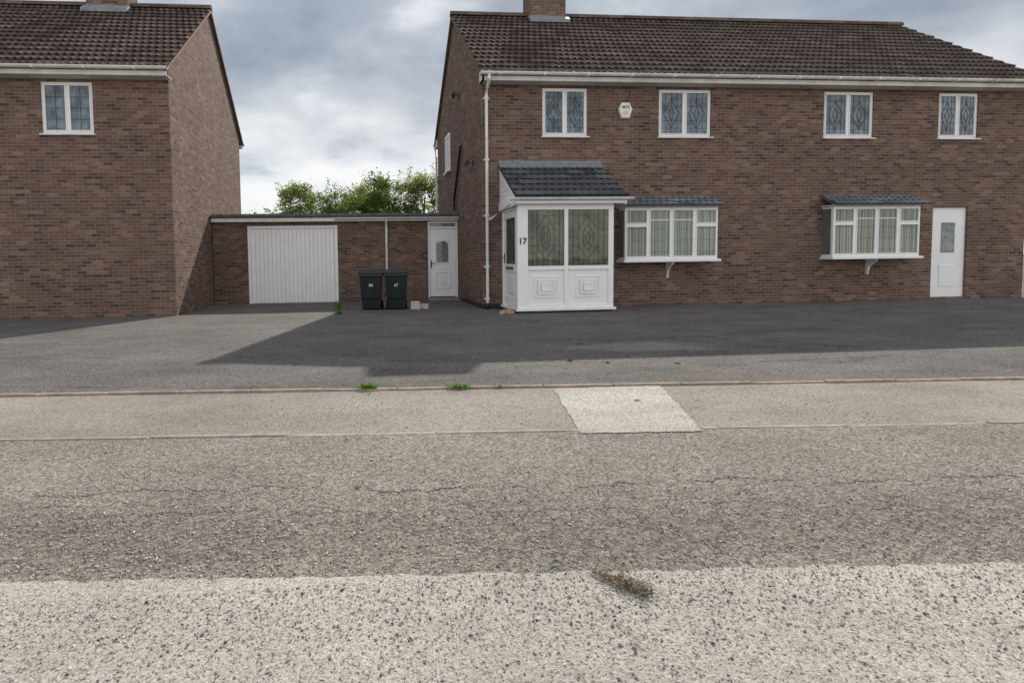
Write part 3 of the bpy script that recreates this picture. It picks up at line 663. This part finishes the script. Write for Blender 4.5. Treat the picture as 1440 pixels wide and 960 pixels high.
for k in range(240):
    t=rr.uniform(.4,1); leafquad(c,Vector((-.045+.13*t+rr.gauss(0,.013),.085-.15*t+rr.gauss(0,.013),.006+abs(rr.gauss(0,.014)))),rr.uniform(.008,.016),rr,rr.uniform(.1,.9))
c.obj('dried_plant',loc=(-1.86,-10.925,.004),recalc=False,label='clump of dried brown pulled-up weed lying on the road',category='plant')
t_=MB('twig'); t_.tube([(0,.05,.004),(.01,.02,.010),(.012,-.02,.008),(.035,-.07,.006)],.0018,0,6,.0011); t_.tube([(.012,-.02,.008),(-.002,-.05,.006)],.0013,0,5); t_.obj('twig',loc=(-1.94,-11.17,.006),label='thin bent dry twig lying on the road',category='twig')
def dleaf(loc,s,seed,mat='deadleaf'):
    rr=random.Random(seed); c=MB(mat); n=9; pts=[]
    for k in range(n):
        a=2*math.pi*k/n; r=s*(.5+.5*abs(math.cos(a)))*rr.uniform(.7,1.15); pts.append(Vector((r*math.cos(a),r*.6*math.sin(a),s*rr.uniform(.0,.45))))
    for k in range(n): c.face([Vector((0,0,.003)),pts[k],pts[(k+1)%n]])
    o=c.obj('dead_leaf',loc=loc,recalc=False,label='small curled dead leaf lying on the tarmac',category='leaf',group='dead leaves on the ground'); o.rotation_euler=(0,0,rr.uniform(0,6))
for k,(x,y,s,mt) in enumerate(((-.62,-8.52,.028,'darkleaf'),(-2.78,-9.2,.022,'deadleaf'),(-2.70,-9.95,.018,'deadleaf'),(-2.55,-11.12,.009,'darkleaf'),(-2.17,-10.45,.012,'deadleaf'),(-2.62,-7.95,.03,'deadleaf'),(-.5,-6.75,.05,'darkleaf'),(-.15,-6.9,.04,'deadleaf'),(.2,-6.6,.04,'darkleaf'),(-2.9,-6.2,.03,'stone'),(.05,-5.6,.05,'deadleaf'),(.5,-7.1,.04,'deadleaf'),(-1.6,-10.2,.010,'stone'),(-1.55,-9.95,.010,'deadleaf'),(-2.15,-10.40,.010,'deadleaf'),(-1.1,-6.9,.03,'stone'))):
    dleaf((x,y,.006),s,k+20,mt)
def block(loc,rz,sx,sy,sz,mat,label):
    b=MB(mat); b.box(-sx/2,sx/2,-sy/2,sy/2,0,sz); 
    o=b.obj('loose_brick',loc=loc,bevel=.008,label=label,category='brick',group='loose bricks by the wall'); o.rotation_euler=(0,0,rz)
block((-1.47,.30,.004),.1,.20,.14,.18,'stone','pale loose brick lying on the driveway near the side door')
block((-1.25,.45,.004),-.3,.20,.14,.11,'stone','pale loose brick lying on the driveway near the side door')
block((.26,-1.25,.004),.5,.22,.12,.09,'render','broken orange brick lying at the foot of the porch')
block((.30,-1.27,.095),-.2,.12,.09,.08,'stone','small broken piece of brick resting on another brick')
block((.12,-1.3,.004),.9,.12,.08,.06,'stone','small broken piece of brick at the foot of the downpipe')

# ------------------------------------------------------------ light and sky
EL,AZ=math.radians(36),math.radians(24)
sun=bpy.data.lights.new('sun','SUN'); sun.energy=5.0; sun.angle=math.radians(.5); sun.color=(1,.935,.84)
so=bpy.data.objects.new('sun',sun); col.objects.link(so)
sd=Vector((math.sin(AZ)*math.cos(EL),math.cos(AZ)*math.cos(EL),math.sin(EL)))
so.rotation_euler=sd.to_track_quat('Z','Y').to_euler()
W=bpy.data.worlds.new('World'); sc.world=W; W.use_nodes=True; nt=W.node_tree
for n in list(nt.nodes): nt.nodes.remove(n)
out=nt.nodes.new('ShaderNodeOutputWorld')
sky=nt.nodes.new('ShaderNodeTexSky'); sky.sky_type='NISHITA'; sky.sun_disc=False; sky.sun_elevation=EL; sky.sun_rotation=AZ
b1=nt.nodes.new('ShaderNodeBackground'); L(nt,sky.outputs[0],b1.inputs[0]); b1.inputs[1].default_value=.09
tc=nt.nodes.new('ShaderNodeTexCoord'); sp=nt.nodes.new('ShaderNodeSeparateXYZ'); L(nt,tc.outputs['Generated'],sp.inputs[0])
z=math_(nt,'MAXIMUM',sp.outputs[2],0.0); dz=math_(nt,'ADD',z,.30)
cb=nt.nodes.new('ShaderNodeCombineXYZ'); L(nt,math_(nt,'DIVIDE',sp.outputs[0],dz),cb.inputs[0]); L(nt,math_(nt,'DIVIDE',sp.outputs[1],dz),cb.inputs[1])
n1=noise(nt,cb.outputs[0],2.1,7,.52); n2=noise(nt,cb.outputs[0],.8,3,.5)
cc=ramp(nt,n1,[(.34,(.28,.32,.39)),(.46,(.39,.44,.52)),(.55,(.52,.57,.64)),(.63,(.82,.85,.89))])
hz=ramp(nt,sp.outputs[2],[(.0,1),(.15,.95),(.30,0)])
low=ramp(nt,n1,[(.34,(.58,.63,.70)),(.44,(.86,.89,.93)),(.54,(1.0,1.0,1.0))])
cc=mix(nt,hz,cc,low)
fac=ramp(nt,n2,[(.3,.8),(.6,1)])
b2=nt.nodes.new('ShaderNodeBackground')
back=ramp(nt,math_(nt,'ADD',math_(nt,'MULTIPLY',sp.outputs[1],-.5),.5),[(.35,0),(.8,1)])  # clouds brightened behind the camera, added as fill for the shaded house front
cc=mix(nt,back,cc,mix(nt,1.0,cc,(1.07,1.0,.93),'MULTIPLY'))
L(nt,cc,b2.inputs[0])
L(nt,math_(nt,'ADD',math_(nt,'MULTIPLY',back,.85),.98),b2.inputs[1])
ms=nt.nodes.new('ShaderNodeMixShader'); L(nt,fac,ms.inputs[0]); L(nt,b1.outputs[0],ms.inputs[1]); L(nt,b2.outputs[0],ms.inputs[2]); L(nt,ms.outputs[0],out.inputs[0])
# ------------------------------------------------------------ camera
yaw,pit,rol=.0917,.0595,.0142
c,s=math.cos(yaw),math.sin(yaw); cp,spn=math.cos(pit),math.sin(pit); cr,sr=math.cos(rol),math.sin(rol)
fw=Vector((s*cp,c*cp,-spn)); r0=Vector((c,-s,0)); u0=Vector((s*spn,c*spn,cp))
rt=cr*r0-sr*u0; up=sr*r0+cr*u0
cd=bpy.data.cameras.new('camera'); cam=bpy.data.objects.new('camera',cd); col.objects.link(cam)
mt=Matrix.Identity(4)
for i in range(3): mt[i][0]=rt[i]; mt[i][1]=up[i]; mt[i][2]=-fw[i]; mt[i][3]=(-2.6757,-12.74,1.083)[i]
cam.matrix_world=mt
cd.sensor_width=36; cd.lens=831.4/1440*36; cd.shift_x=(720-583.04)/1440; cd.shift_y=-(480-415.93)/1440
cd.clip_start=.05; cd.clip_end=1500
sc.camera=cam
sc.view_settings.view_transform='Standard'; sc.view_settings.look='None'; sc.view_settings.exposure=0
